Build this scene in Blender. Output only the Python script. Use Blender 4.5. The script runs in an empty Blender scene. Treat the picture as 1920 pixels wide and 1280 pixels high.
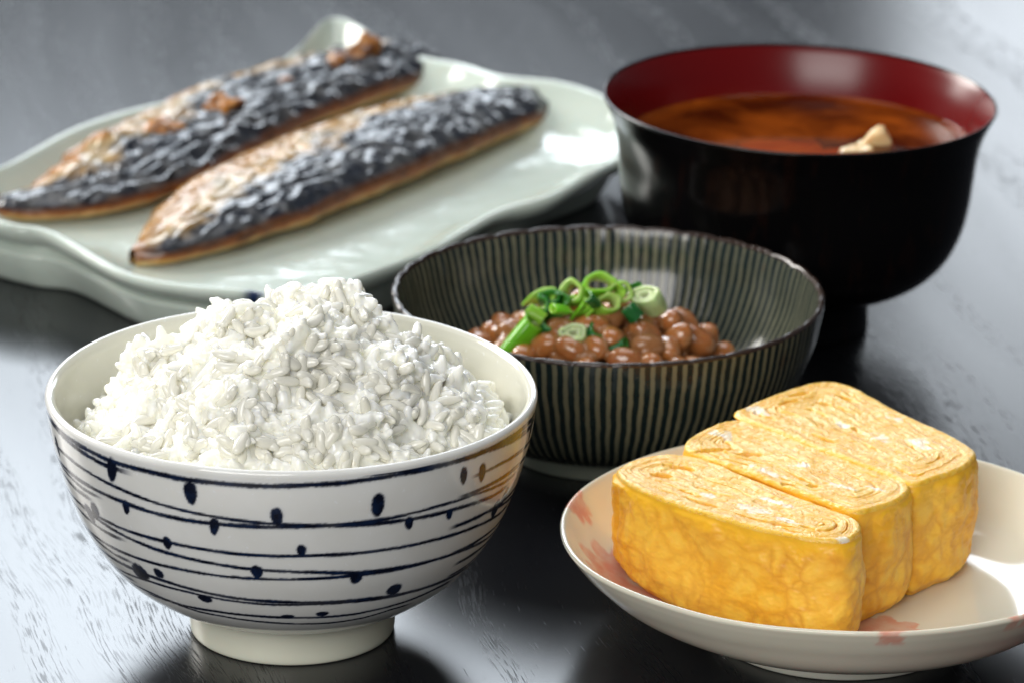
import bpy, math, random
import numpy as np
from mathutils import Vector, Matrix

scene = bpy.context.scene
col = scene.collection
R = math.radians

# ------------------------------------------------------------------ camera
cam_data = bpy.data.cameras.new('camera')
cam = bpy.data.objects.new('camera', cam_data)
col.objects.link(cam)
cam_data.sensor_width = 36.0
cam_data.lens = 36.0 * 8533.0 / 1920.0
cam_data.clip_start = 0.05
cam_data.clip_end = 50.0
CAM = Vector((0.05312, -1.03316, 0.43658))
PITCH, ROLL = R(19.3), R(0.7)
fwd = Vector((0, math.cos(PITCH), -math.sin(PITCH)))
up0 = Vector((0, math.sin(PITCH), math.cos(PITCH)))
rt0 = Vector((1, 0, 0))
rt = rt0 * math.cos(ROLL) + up0 * math.sin(ROLL)
up = -rt0 * math.sin(ROLL) + up0 * math.cos(ROLL)
M = Matrix((rt, up, -fwd)).transposed().to_4x4()
M.translation = CAM
cam.matrix_world = M
cam_data.dof.use_dof = True
cam_data.dof.focus_distance = 1.075
cam_data.dof.aperture_fstop = 20.0
cam_data.dof.aperture_blades = 8
scene.camera = cam

# ------------------------------------------------------------------ world and lamps (room with windows behind the table, plus added fill lamps)
world = bpy.data.worlds.new('World')
scene.world = world
world.use_nodes = True
bg = world.node_tree.nodes['Background']
bg.inputs['Color'].default_value = (0.80, 0.88, 1.0, 1)
bg.inputs['Strength'].default_value = 0.11

def lamp(name, loc, target, sx, sy, radiance, color):
    d = bpy.data.lights.new(name, 'AREA')
    d.shape = 'RECTANGLE'
    d.size, d.size_y = sx, sy
    d.energy = radiance * sx * sy * math.pi
    d.color = color
    o = bpy.data.objects.new(name, d)
    col.objects.link(o)
    o.location = loc
    o.rotation_euler = (Vector(target) - Vector(loc)).to_track_quat('-Z', 'Y').to_euler()
    return o

lamp('window_behind_light', (-0.43, 2.25, 1.22), (-0.43, 0.0, 1.22), 1.20, 1.00, 8.8, (0.84, 0.92, 1.0))
lamp('window_low_light', (0.66, 2.25, 0.53), (0.66, 0.0, 0.53), 0.62, 0.46, 5.0, (0.86, 0.93, 1.0))
lamp('window_left_light', (-1.75, 1.55, 1.15), (0.0, 0.1, 0.05), 0.95, 1.15, 21.0, (1.0, 0.97, 0.92))
lamp('room_fill_light', (-0.75, -2.0, 1.20), (0.05, 0.15, 0.0), 1.7, 1.2, 7.6, (1.0, 0.985, 0.96))
lamp('overhead_fill_light', (0.1, 0.75, 2.3), (0.1, 0.2, 0.0), 1.8, 1.3, 2.7, (0.97, 0.98, 1.0))  # soft lamp added overhead to brighten the tops of the food

scene.view_settings.view_transform = 'Standard'
scene.view_settings.look = 'None'
scene.view_settings.exposure = 0.0
scene.view_settings.gamma = 1.0
scene.render.engine = 'CYCLES'
scene.cycles.use_denoising = True
scene.cycles.max_bounces = 14
scene.cycles.diffuse_bounces = 10

# ------------------------------------------------------------------ numpy noise
_rng = np.random.RandomState(7)
_perm = np.concatenate([_rng.permutation(256)] * 3)
_grad = _rng.normal(size=(256, 3))
_grad /= np.linalg.norm(_grad, axis=1)[:, None]

def noise(p):
    """gradient noise, p (...,3) -> roughly -1..1"""
    p = np.asarray(p, float)
    i = np.floor(p).astype(int)
    f = p - i
    u = f * f * f * (f * (f * 6 - 15) + 10)
    out = 0.0
    for dx in (0, 1):
        for dy in (0, 1):
            for dz in (0, 1):
                h = _perm[_perm[_perm[(i[..., 0] + dx) & 255] + ((i[..., 1] + dy) & 255)] + ((i[..., 2] + dz) & 255)]
                g = _grad[h]
                d = g[..., 0] * (f[..., 0] - dx) + g[..., 1] * (f[..., 1] - dy) + g[..., 2] * (f[..., 2] - dz)
                w = (u[..., 0] if dx else 1 - u[..., 0]) * (u[..., 1] if dy else 1 - u[..., 1]) * (u[..., 2] if dz else 1 - u[..., 2])
                out = out + w * d
    return out * 1.6

def fbm(p, o=3):
    p = np.asarray(p, float)
    s, a = 0.0, 1.0
    for k in range(o):
        s = s + a * noise(p + 17.3 * k)
        p = p * 2.0
        a *= 0.5
    return s

def sstep(a, b, x):
    t = np.clip((x - a) / (b - a), 0, 1)
    return t * t * (3 - 2 * t)

def catmull(pts, n, closed=False):
    P = np.asarray(pts, float)
    m = len(P)
    if closed:
        idx = lambda k: k % m
        segs = m
    else:
        idx = lambda k: min(max(k, 0), m - 1)
        segs = m - 1
    t = np.linspace(0, segs, n, endpoint=not closed)
    k = np.minimum(t.astype(int), segs - 1)
    f = (t - k)[:, None]
    p0 = P[[idx(a - 1) for a in k]]; p1 = P[[idx(a) for a in k]]
    p2 = P[[idx(a + 1) for a in k]]; p3 = P[[idx(a + 2) for a in k]]
    return 0.5 * (2 * p1 + (p2 - p0) * f + (2 * p0 - 5 * p1 + 4 * p2 - p3) * f ** 2 + (3 * p1 - p0 - 3 * p2 + p3) * f ** 3)

def resample(P, n):
    s = np.concatenate([[0], np.cumsum(np.linalg.norm(np.diff(P, axis=0), axis=1))])
    t = np.linspace(0, s[-1], n)
    return np.stack([np.interp(t, s, P[:, k]) for k in range(P.shape[1])], 1)

# ------------------------------------------------------------------ mesh helpers
def mesh(name, V, F, smooth=True):
    me = bpy.data.meshes.new(name)
    V = np.ascontiguousarray(V, dtype=np.float32)
    F = np.ascontiguousarray(F, dtype=np.int32)
    me.vertices.add(len(V))
    me.vertices.foreach_set('co', V.ravel())
    k = F.shape[1]
    me.loops.add(F.size)
    me.loops.foreach_set('vertex_index', F.ravel())
    me.polygons.add(len(F))
    me.polygons.foreach_set('loop_start', np.arange(0, F.size, k, dtype=np.int32))
    me.polygons.foreach_set('loop_total', np.full(len(F), k, dtype=np.int32))
    me.polygons.foreach_set('use_smooth', np.full(len(F), smooth))
    me.update(calc_edges=True)
    return me

def grid_faces(nr, nc, closed_c=True, flip=False):
    r = np.arange(nr - 1)[:, None]
    c = np.arange(nc if closed_c else nc - 1)[None, :]
    c2 = (c + 1) % nc
    a = r * nc + c; b = r * nc + c2; d = (r + 1) * nc + c; e = (r + 1) * nc + c2
    F = np.stack([a, b, e, d], -1).reshape(-1, 4)
    return F[:, ::-1] if flip else F

def set_color(me, C, name='paint'):
    C = np.asarray(C, float)
    if C.shape[1] == 3:
        C = np.concatenate([C, np.ones((len(C), 1))], 1)
    a = me.color_attributes.new(name, 'FLOAT_COLOR', 'POINT')
    a.data.foreach_set('color', C.astype(np.float32).ravel())

def set_float(me, v, name):
    a = me.attributes.new(name, 'FLOAT', 'POINT')
    a.data.foreach_set('value', np.asarray(v, np.float32).ravel())

def tag(o, label=None, cat=None, group=None, kind=None):
    if label: o['label'] = label
    if cat: o['category'] = cat
    if group: o['group'] = group
    if kind: o['kind'] = kind
    return o

def obj(name, me, mat=None, parent=None, loc=None):
    o = bpy.data.objects.new(name, me)
    col.objects.link(o)
    if mat is not None and len(me.materials) == 0:
        me.materials.append(mat)
    if parent is not None:
        o.parent = parent
    if loc is not None:
        o.location = loc
    return o

def thing(name, loc, label, cat, group=None, rz=0):
    o = bpy.data.objects.new(name, None)
    o.empty_display_size = 0.02
    col.objects.link(o)
    o.location = loc
    o.rotation_euler = (0, 0, rz)
    return tag(o, label, cat, group)

def revolve(P, n=160, rfun=None, zfun=None):
    """P (m,2) radius,height -> verts (m*n,3), faces; theta 0 faces the viewer (-y)"""
    th = np.linspace(0, 2 * math.pi, n, endpoint=False)
    r = P[:, 0][:, None] * np.ones(n); z = P[:, 1][:, None] * np.ones(n)
    if rfun is not None: r = rfun(r, z, th[None, :])
    if zfun is not None: z = zfun(r, z, th[None, :])
    V = np.stack([r * np.sin(th), -r * np.cos(th), z], -1).reshape(-1, 3)
    return V, grid_faces(len(P), n)

# ------------------------------------------------------------------ material helpers
class NT:
    def __init__(s, name):
        s.m = bpy.data.materials.new(name)
        s.m.use_nodes = True
        s.t = s.m.node_tree
        s.b = s.t.nodes['Principled BSDF']
        s.out = s.t.nodes['Material Output']
    def n(s, kind, props=None, **ins):
        x = s.t.nodes.new(kind)
        for k, v in (props or {}).items(): setattr(x, k, v)
        for k, v in ins.items():
            key = int(k[1:]) if k[0] == '_' and k[1:].isdigit() else k.replace('_', ' ')
            s.set(x.inputs[key], v)
        return x
    def set(s, inp, v):
        if isinstance(v, bpy.types.NodeSocket): s.t.links.new(v, inp)
        else:
            inp.default_value = (tuple(v) + (1,) if isinstance(v, (tuple, list)) and len(v) == 3 and inp.type == 'RGBA' else v)
    def p(s, **ins):
        for k, v in ins.items(): s.set(s.b.inputs[k.replace('_', ' ')], v)
        return s
    def math(s, op, a, b=0.0, c=0.0, clamp=False):
        x = s.t.nodes.new('ShaderNodeMath'); x.operation = op; x.use_clamp = clamp
        s.set(x.inputs[0], a); s.set(x.inputs[1], b)
        if op in ('MULTIPLY_ADD', 'SMOOTH_MIN', 'WRAP'): s.set(x.inputs[2], c)
        return x.outputs[0]
    def ramp(s, fac, stops, interp='LINEAR'):
        x = s.t.nodes.new('ShaderNodeValToRGB')
        x.color_ramp.interpolation = interp
        e = x.color_ramp.elements
        while len(e) < len(stops): e.new(0.5)
        for k, (pos, c) in enumerate(stops):
            e[k].position = pos
            e[k].color = (tuple(c) + (1,)) if isinstance(c, (tuple, list)) else (c, c, c, 1)
        s.set(x.inputs[0], fac)
        return x.outputs[0]
    def mix(s, f, a, b, blend='MIX'):
        x = s.t.nodes.new('ShaderNodeMix'); x.data_type = 'RGBA'; x.blend_type = blend
        s.set(x.inputs[0], f); s.set(x.inputs[6], a); s.set(x.inputs[7], b)
        return x.outputs[2]
    def coord(s, which='Object'):
        return s.n('ShaderNodeTexCoord').outputs[which]
    def noise(s, vec, scale, detail=3, rough=0.5, dist=0.0, out='Fac'):
        return s.n('ShaderNodeTexNoise', Vector=vec, Scale=scale, Detail=detail, Roughness=rough, Distortion=dist).outputs[out]
    def mapping(s, vec, rot=(0, 0, 0), scale=(1, 1, 1), loc=(0, 0, 0)):
        return s.n('ShaderNodeMapping', Vector=vec, Rotation=rot, Scale=scale, Location=loc).outputs[0]
    def attr(s, name, out='Color'):
        return s.n('ShaderNodeAttribute', {'attribute_name': name}).outputs[out]
    def bump(s, h, strength=0.3, dist=0.001, normal=None):
        x = s.n('ShaderNodeBump', Strength=strength, Distance=dist, Height=h)
        if normal is not None: s.set(x.inputs['Normal'], normal)
        return x.outputs[0]

# ================================================================== TABLE
def table_material():
    m = NT('black_stained_ash')
    co = m.coord('Object')
    wob = m.n('ShaderNodeVectorMath', {'operation': 'SCALE'}, _0=m.noise(co, 5.0, 2, 0.5, 0, 'Color'), Scale=0.045).outputs[0]
    cw = m.n('ShaderNodeVectorMath', {'operation': 'ADD'}, _0=co, _1=wob).outputs[0]
    rot = m.mapping(cw, rot=(0, 0, R(-14)))                     # grain runs away from the viewer, leaning left
    bands = m.noise(m.mapping(rot, scale=(62, 2.2, 1)), 1.0, 2, 0.5)
    mask = m.ramp(bands, [(0.50, 0.0), (0.64, 1.0)])
    pores = m.noise(m.mapping(rot, scale=(2300, 100, 1)), 1.0, 1, 0.4)
    pore = m.ramp(pores, [(0.55, 0.0), (0.63, 1.0)])
    p2 = m.noise(m.mapping(rot, scale=(2200, 80, 1)), 1.0, 1, 0.4)
    sparse = m.ramp(p2, [(0.71, 0.0), (0.77, 1.0)])
    pit = m.math('MAXIMUM', m.math('MULTIPLY', pore, mask), m.math('MULTIPLY', sparse, 0.5))
    fine = m.noise(m.mapping(rot, scale=(2400, 1500, 1)), 1.0, 2, 0.6)
    h = m.math('SUBTRACT', m.math('MULTIPLY', fine, 0.05), pit)
    base = m.mix(pit, (0.0065, 0.007, 0.009), (0.004, 0.004, 0.005))
    rough = m.math('MULTIPLY_ADD', pit, 0.14, 0.23)
    rough = m.math('MULTIPLY_ADD', m.noise(m.mapping(rot, scale=(30, 3, 1)), 1.0, 2), 0.10, rough)
    m.p(Base_Color=base, Roughness=m.math('SUBTRACT', rough, 0.05), IOR=1.5, Specular_IOR_Level=m.math('MULTIPLY_ADD', pit, -0.30, 0.5), Normal=m.bump(h, 0.25, 0.00007))
    return m.m

V = []
def rounded_box(sx, sy, sz, b=0.003):
    V = []; 
    for z, o in ((-sz, b), (-sz + b, 0), (-b, 0), (0, b)):
        V += [(-sx + o, -sy + o, z), (sx - o, -sy + o, z), (sx - o, sy - o, z), (-sx + o, sy - o, z)]
    F = [list(f) for f in grid_faces(4, 4)] + [[3, 2, 1, 0], [12, 13, 14, 15]]
    return np.array(V), np.array(F)
v, f = rounded_box(1.3, 1.35, 0.035)
tab = obj('table', mesh('table', v, f, False), table_material())
tab.location = (0.1, 0.35, 0)
tag(tab, kind='structure')

# ================================================================== RICE BOWL
LINES=[[[-62.96,60.3],[-55.4,60.23],[-47.92,59.95],[-42.51,59.53],[-31.48,59.67],[-21.99,59.32],[-12.02,59.38],[-2.55,59.35],[5.59,59.65],[13.2,59.78],[21.01,60.08],[28.59,60.28],[35.4,60.15],[42.85,60.2],[53.35,60.04],[65.25,59.01],[77.01,57.96]],[[9.64,62.17],[17.3,61.56],[26.59,60.92],[33.22,60.85],[41.21,60.64],[58.68,59.79]],[[-61.94,54.55],[-51.81,53.92],[-40.52,52.88],[-31.27,51.76],[-21.62,50.88],[-12.64,50.21],[-3.43,49.6],[5.67,49.08],[18.03,48.87],[27.85,49.0],[38.57,49.49],[50.56,49.28],[65.03,47.93]],[[-65.85,50.05],[-53.51,49.88],[-41.56,49.4],[-31.94,48.74],[-21.98,48.44],[-12.8,48.53],[-3.47,48.59],[5.67,48.79],[14.92,48.48],[24.61,47.98],[35.22,47.43],[47.58,46.99],[60.69,45.95]],[[-66.35,41.89],[-52.81,41.67],[-41.5,41.23],[-31.34,41.18],[-20.34,40.95],[-9.62,40.58],[-0.6,40.54],[8.96,40.6],[18.76,40.37],[29.21,40.15],[40.95,39.85],[55.94,39.0],[69.97,37.72]],[[-62.65,41.82],[-52.33,40.4],[-42.44,39.1],[-32.33,38.07],[-21.08,37.36],[-10.06,36.65],[-0.75,36.24],[9.19,35.74],[19.54,34.6],[30.66,34.08],[43.44,33.5],[53.92,33.01]],[[-62.82,33.54],[-48.76,33.45],[-36.59,33.58],[-24.94,33.72],[-14.62,33.66],[-4.22,33.77],[5.9,33.85],[16.14,33.91],[26.93,33.73],[38.96,33.55],[49.4,33.29],[70.0,31.27]],[[-57.96,28.97],[-45.13,28.88],[-33.55,28.48],[-23.69,27.74],[-12.98,27.06],[-2.65,26.7],[9.84,26.23],[21.31,25.86],[34.12,25.09],[47.48,24.32],[64.33,23.79]],[[-57.77,25.13],[-40.71,26.65],[-27.57,26.64],[-16.35,26.06],[-4.98,25.67],[6.17,25.68],[17.52,25.48],[29.88,24.81],[41.11,24.43],[54.93,24.08]],[[-45.38,21.77],[-32.93,20.83],[-21.45,21.25],[-11.26,21.28],[0.01,21.11],[10.44,20.83],[21.23,20.68],[31.7,21.05],[41.28,21.39],[52.0,22.14]],[[-37.06,20.85],[-27.69,19.79],[-18.59,19.61],[-8.5,19.07],[2.36,18.53],[15.33,18.06],[25.97,18.39],[35.45,19.51]]]
DOTS=[[-42.4, 57.3, 1.59, 3.12, -12], [-20.51, 55.97, 1.65, 2.82, 0], [-39.75, 48.14, 1.13, 2.02, -12], [-53.73, 42.78, 1.64, 2.6, -20], [-15.45, 47.7, 1.18, 2.29, -8], [-0.54, 51.28, 1.39, 2.37, 5], [22.77, 52.88, 1.56, 3.0, 0], [-29.02, 40.83, 1.21, 1.81, -10], [5.18, 42.01, 1.07, 1.7, 5], [31.5, 46.6, 1.12, 1.79, 12], [43.43, 46.18, 1.01, 1.47, 15], [45.89, 55.71, 1.08, 2.27, 10], [52.5, 54.61, 1.27, 2.39, 10], [64.55, 40.89, 1.86, 2.47, 15], [33.47, 61.0, 0.63, 0.82, 20], [-5.97, 35.72, 1.42, 1.89, 0], [19.54, 33.12, 1.52, 1.83, 0], [-43.16, 28.67, 2.52, 3.01, -40], [-35.14, 30.53, 1.41, 1.61, -20], [32.21, 27.12, 1.91, 1.98, 30], [-22.45, 25.3, 1.8, 1.37, 0], [11.73, 22.03, 1.46, 1.03, 0], [1.45, 21.4, 1.59, 0.93, 0]]

RICE_OUT = [(.0262,.0092),(.034,.0125),(.043,.0195),(.050,.0297),(.0545,.0408),(.0576,.0523),(.0589,.0610)]
def painted_bowl():
    outer = resample(catmull(RICE_OUT, 120), 200)
    lip = catmull([(.0589,.0610),(.05895,.0620),(.0584,.0628),(.0575,.0628),(.0566,.0620)], 14)[1:]
    inner = resample(catmull([(.0566,.0620),(.0550,.0523),(.0518,.0405),(.047,.0295),(.040,.0215),(.030,.0155),(.015,.0125),(.0005,.012)], 60), 40)[1:]
    P = np.concatenate([outer, lip, inner]) * np.array([1.009, 1.0])
    n = 1100
    def rf(r, z, th):
        return r * (1 + 0.0035 * np.sin(2 * th + .6) * sstep(.02, .06, z) + 0.0012 * np.sin(5 * th))
    def zf(r, z, th):
        return z + 0.0004 * np.sin(2 * th + 1.2) * sstep(.02, .06, z)
    V, F = revolve(P, n, rf, zf)
    no = len(outer)
    # brushed lines and dots: signed distances on the outer wall, in millimetres
    th = np.degrees(np.linspace(0, 2 * math.pi, n, endpoint=False)); th = np.where(th > 180, th - 360, th)
    TH = np.broadcast_to(th, (no, n)); Z = outer[:, 1][:, None] * 1000 * np.ones(n)
    RR = outer[:, 0][:, None] * 1000 * np.ones(n)
    slope = np.gradient(outer[:, 1]) / np.hypot(np.gradient(outer[:, 0]), np.gradient(outer[:, 1]))
    SL = slope[:, None] * np.ones(n)
    ink = np.zeros((no, n))
    nz = noise(np.stack([RR * np.sin(np.radians(TH)) * 1.3, RR * np.cos(np.radians(TH)) * 1.3, Z * 1.3], -1))
    nl = noise(np.stack([RR * np.sin(np.radians(TH)) * .12, RR * np.cos(np.radians(TH)) * .12, Z * .1], -1))
    wid = [.64, .38, .46, .60, .52, .55, .48, .64, .48, .60, .50]
    for off in (0, 122, -122):
        d = (TH - off + 180) % 360 - 180
        for k, L in enumerate(LINES):
            if off and k == 1: continue
            a = np.array(L)
            zz = np.interp(d, a[:, 0], a[:, 1])
            e0 = sstep(a[0, 0] - 7, a[0, 0] - 1, d); e1 = 1 - sstep(a[-1, 0] + 1, a[-1, 0] + 7, d)
            if k != 1: e0 = sstep(a[0, 0] - 12, a[0, 0] - 8, d); e1 = 1 - sstep(a[-1, 0] + 4, a[-1, 0] + 10, d)
            dist = np.abs(Z - zz) / np.maximum(SL, .3)
            w = wid[k] * (1 + .25 * nz + .3 * nl)
            ink = np.maximum(ink, (1 - sstep(w * .65, w * 1.35, dist)) * e0 * e1 * np.clip(1.02 + .15 * nl, 0, 1))
        for (dt, dz, ht, hz, rot) in DOTS:
            dx = (d - dt) * math.pi / 180 * RR; dy = (Z - dz) / np.maximum(SL, .3)
            c, s = math.cos(R(rot)), math.sin(R(rot))
            x2 = dx * c + dy * s; y2 = -dx * s + dy * c
            a = max(ht * math.pi / 180 * 60, .6); b = max(hz * 1.12, .7)
            q = np.hypot(x2 / (a * (1 + .18 * np.clip(y2 / b, -1, 1))), y2 / b) + .10 * nz
            ink = np.maximum(ink, 1 - sstep(.86, 1.1, q))
    full = np.zeros((len(P), n)); full[:no] = ink
    halo = full.copy()
    for _ in range(5):
        halo = (halo + np.roll(halo, 1, 1) + np.roll(halo, -1, 1) + np.roll(halo, 1, 0) + np.roll(halo, -1, 0)) / 5
    me = mesh('bowl_body', V, F)
    set_color(me, np.stack([full.ravel(), halo.ravel(), np.zeros(full.size)], 1), 'ink')
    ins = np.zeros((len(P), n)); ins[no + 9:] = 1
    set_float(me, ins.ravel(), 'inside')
    return me

def rice_bowl_material():
    m = NT('white_porcelain_blue_lines')
    co = m.coord('Object')
    sep = m.n('ShaderNodeSeparateColor', Color=m.attr('ink'))
    body = m.mix(m.ramp(m.noise(co, 90, 3), [(0.35, 0.0), (0.7, 1.0)]), (0.73, 0.73, 0.70), (0.77, 0.775, 0.755))
    specks = m.ramp(m.noise(co, 900, 1, 0.3), [(0.72, 0.0), (0.78, 1.0)])
    s = m.n('ShaderNodeSeparateXYZ', Vector=m.n('ShaderNodeNewGeometry').outputs['Normal'])
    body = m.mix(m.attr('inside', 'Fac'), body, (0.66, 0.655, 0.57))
    body = m.mix(m.math('MULTIPLY', specks, 0.5), body, (0.82, 0.84, 0.86))
    inkc = m.mix(m.ramp(m.noise(co, 260, 2), [(0.4, 0.0), (0.7, 1.0)]), (0.004, 0.006, 0.016), (0.007, 0.018, 0.055))
    c1 = m.mix(m.math('MULTIPLY', m.math('MULTIPLY', sep.outputs[1], 0.35, clamp=True), 1.0), body, (0.10, 0.16, 0.33))
    c2 = m.mix(m.math('MULTIPLY', sep.outputs[0], 1.0), c1, inkc)
    m.p(Base_Color=c2, Roughness=0.10, IOR=1.5, Subsurface_Weight=0.12, Subsurface_Scale=0.002,
        Normal=m.bump(m.noise(co, 55, 2), 0.12, 0.001))
    m.b.inputs['Subsurface Radius'].default_value = (1.0, 0.9, 0.7)
    return m.m

def porcelain(name, c, rough=0.12, bump=0.1, var=0.06, specks=None):
    m = NT(name); co = m.coord('Object')
    c2 = tuple(x * (1 - var) for x in c)
    base = m.mix(m.noise(co, 60, 3), c, c2)
    if specks is not None:
        base = m.mix(m.ramp(m.noise(co, 700, 1), [(0.70, 0.0), (0.76, 1.0)]), base, specks)
    m.p(Base_Color=base, Roughness=rough, IOR=1.5, Subsurface_Weight=0.1, Subsurface_Scale=0.002, Normal=m.bump(m.noise(co, 50, 2), bump, 0.001))
    return m.m

M_rice_bowl = rice_bowl_material()
rb = thing('rice_bowl', (0, 0, 0), 'white porcelain rice bowl painted with thin dark blue lines and dots', 'bowl')
body = obj('bowl_body', painted_bowl(), M_rice_bowl, rb)
P = catmull([(.0215,.0085),(.0222,.001),(.0230,0.0),(.0242,.0),(.0250,.0008),(.0253,.004),(.0256,.0088),(.0262,.0097)], 40)
v, f = revolve(P, 200)
obj('foot_ring', mesh('foot_ring', v, f), porcelain('foot_glaze', (0.68, 0.68, 0.56), 0.25), rb)

# ================================================================== RICE
rs = np.random.RandomState(11)
def rice_height(x, y):
    """top surface of the heaped rice, metres"""
    x = np.asarray(x, float); y = np.asarray(y, float)
    r = np.hypot((x - .0018) / 1.0, (y + .0025) / 1.0)
    z = np.interp(r, [0, .008, .016, .024, .032, .040, .046, .050, .054], [.0800, .0795, .0768, .0724, .0668, .0606, .0557, .0520, .0478])
    p = np.stack([x * 72, y * 72, np.zeros_like(x) + 2.7], -1)
    q = np.stack([x * 150, y * 150, np.zeros_like(x) + 9.1], -1)
    lump = fbm(p, 2) * .0070 + noise(q) * .0024
    lump = lump * sstep(.056, .040, r)
    # loose clods standing out of the heap
    for cx, cy, rad, amp in ((.006, .004, .007, .0050), (-.018, -.012, .010, .0030), (.012, -.018, .011, .0035), (-.034, .006, .007, .0040), (-.020, .012, .005, .0045), (.030, -.006, .009, .0025), (-.008, -.030, .010, .0020)):
        lump = lump + amp * np.exp(-((x - cx) ** 2 + (y - cy) ** 2) / (rad * rad) * 1.2)
    return z + lump

def grain_mesh(seed, nu=12, nv=9):
    r = np.random.RandomState(seed)
    L = .0035 * r.uniform(.85, 1.12); W = .00136 * r.uniform(.9, 1.12); T = W * r.uniform(.78, .95)
    bend = r.uniform(-.10, .10) * L; tap = r.uniform(-.22, .22)
    V = []
    for i in range(nv):
        a = math.pi * i / (nv - 1)
        x = -math.cos(a); rad = math.sin(a) ** .72
        for k in range(nu):
            t = 2 * math.pi * k / nu
            g = rad * (1 + tap * x) * (1 + .06 * math.sin(2 * t + seed))
            V.append((x * L, math.cos(t) * W * g + bend * x * x * 3, math.sin(t) * T * g))
    V = np.array(V)
    V = V + noise(V * 900 + seed)[:, None] * .00007
    F = grid_faces(nv, nu)
    return V, F
GR = [grain_mesh(s) for s in range(8)]

def frames(n, tilt):
    """random rotation for each normal, grain's long axis roughly in the surface"""
    k = len(n)
    a = rs.uniform(0, 2 * math.pi, k)
    ref = np.where(np.abs(n[:, 2:3]) < .95, np.array([[0, 0, 1.]]), np.array([[1., 0, 0]]))
    t1 = np.cross(ref, n); t1 /= np.linalg.norm(t1, axis=1)[:, None]
    t2 = np.cross(n, t1)
    X = t1 * np.cos(a)[:, None] + t2 * np.sin(a)[:, None]
    X = X + n * np.tan(np.clip(rs.normal(0, tilt, k), -1.3, 1.3))[:, None]
    X /= np.linalg.norm(X, axis=1)[:, None]
    Y = np.cross(n, X); Y /= np.linalg.norm(Y, axis=1)[:, None]
    Zv = np.cross(X, Y)
    b = rs.uniform(-.8, .8, k)[:, None]
    Y2 = Y * np.cos(b) + Zv * np.sin(b); Z2 = np.cross(X, Y2)
    return np.stack([X, Y2, Z2], -1)       # columns

def scatter(step, depth, tilt, rmax):
    pts = []
    n = int(rmax / step) + 2
    for i in range(-n, n + 1):
        for j in range(-n, n + 1):
            x = (i + .5 * (j % 2)) * step + rs.uniform(-.42, .42) * step
            y = j * step * .87 + rs.uniform(-.42, .42) * step
            if math.hypot(x, y) < rmax: pts.append((x, y))
    p = np.array(pts)
    # steep places get extra grains so that the slope stays covered
    e = .0008
    def nrm(p):
        gx = (rice_height(p[:, 0] + e, p[:, 1]) - rice_height(p[:, 0] - e, p[:, 1])) / (2 * e)
        gy = (rice_height(p[:, 0], p[:, 1] + e) - rice_height(p[:, 0], p[:, 1] - e)) / (2 * e)
        nn = np.stack([-gx, -gy, np.ones(len(p))], 1)
        return nn / np.linalg.norm(nn, axis=1)[:, None]
    nn = nrm(p)
    extra = p[rs.uniform(size=len(p)) < np.clip(1 / nn[:, 2] - 1, 0, .9)] + rs.uniform(-.5, .5, (1,))[0] * step * .5
    p = np.concatenate([p, extra]); nn = nrm(p)
    z = rice_height(p[:, 0], p[:, 1])
    pos = np.stack([p[:, 0], p[:, 1], z], 1) + nn * (depth + rs.normal(0, .0005, len(p)))[:, None]
    return pos, frames(nn, tilt), nn

def limit(pos):
    """grains stay inside the bowl's inner wall"""
    r = np.hypot(pos[:, 0], pos[:, 1])
    ri = np.interp(pos[:, 2], [.0215, .0295, .040, .051, .0603], [.040, .047, .0518, .0548, .0566]) - .0022
    k = np.minimum(1, ri / np.maximum(r, 1e-6))
    pos = pos.copy(); pos[:, 0] *= k; pos[:, 1] *= k
    return pos

top_p, top_R, top_n = scatter(.0033, .0006, .55, .0525)
low_p, low_R, _ = scatter(.0027, -.0009, .5, .0525)
top_p = limit(top_p); low_p = limit(low_p)
view = np.array([CAM.x, CAM.y, CAM.z])
dv = view - top_p; dv /= np.linalg.norm(dv, axis=1)[:, None]
score = (dv * top_n).sum(1) + .012 * (top_p[:, 2] - rice_height(top_p[:, 0], top_p[:, 1])) / .001 + rs.uniform(0, .05, len(top_p))
order = np.argsort(-score)
# only grains seen over the front rim of the bowl
vis = [k for k in order if top_p[k, 2] > .0622 + (-.0566 - top_p[k, 1]) * .36 + .0012]
pick = vis[:300]
rest = np.setdiff1d(np.arange(len(top_p)), pick)

def rice_material(name, sss):
    m = NT(name)
    g = m.n('ShaderNodeNewGeometry').outputs['Position']
    base = m.mix(m.noise(g, 260, 2), (0.92, 0.90, 0.79), (0.95, 0.94, 0.87))
    germ = m.ramp(m.noise(g, 520, 1), [(0.70, 0.0), (0.76, 1.0)])
    base = m.mix(m.math('MULTIPLY', germ, 0.30), base, (0.80, 0.70, 0.42))
    m.p(Base_Color=base, Roughness=0.20, IOR=1.42, Coat_Weight=0.6, Coat_Roughness=0.07, Normal=m.bump(m.noise(g, 900, 2), 0.12, 0.0004))
    if sss:
        m.p(Subsurface_Weight=0.8, Subsurface_Scale=sss)
        m.b.inputs['Subsurface Radius'].default_value = (1.0, 0.94, 0.78)
    else:
        m.p(Transmission_Weight=0.24, Roughness=0.22)      # a cooked grain lets the ones behind it glow through
    return m.m
M_rice = rice_material('steamed_rice', 0.0034)
M_grain = rice_material('steamed_rice_grain', 0)
rice = thing('rice_serving', (0, 0, .012), 'heap of steamed white rice mounded above the rim of the bowl with blue lines', 'rice')
gm = []
for k, (gv, gf) in enumerate(GR):
    me = mesh('rice_grain', gv, gf); me.materials.append(M_grain); gm.append(me)
for j, k in enumerate(pick):
    o = bpy.data.objects.new('rice_grain', gm[j % 8]); col.objects.link(o); o.parent = rice
    A = Matrix([list(r_) for r_ in top_R[k]]).to_4x4()
    A.translation = Vector(top_p[k]) - Vector((0, 0, .012))
    o.matrix_local = A
VV, FF, base_i = [], [], 0
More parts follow.
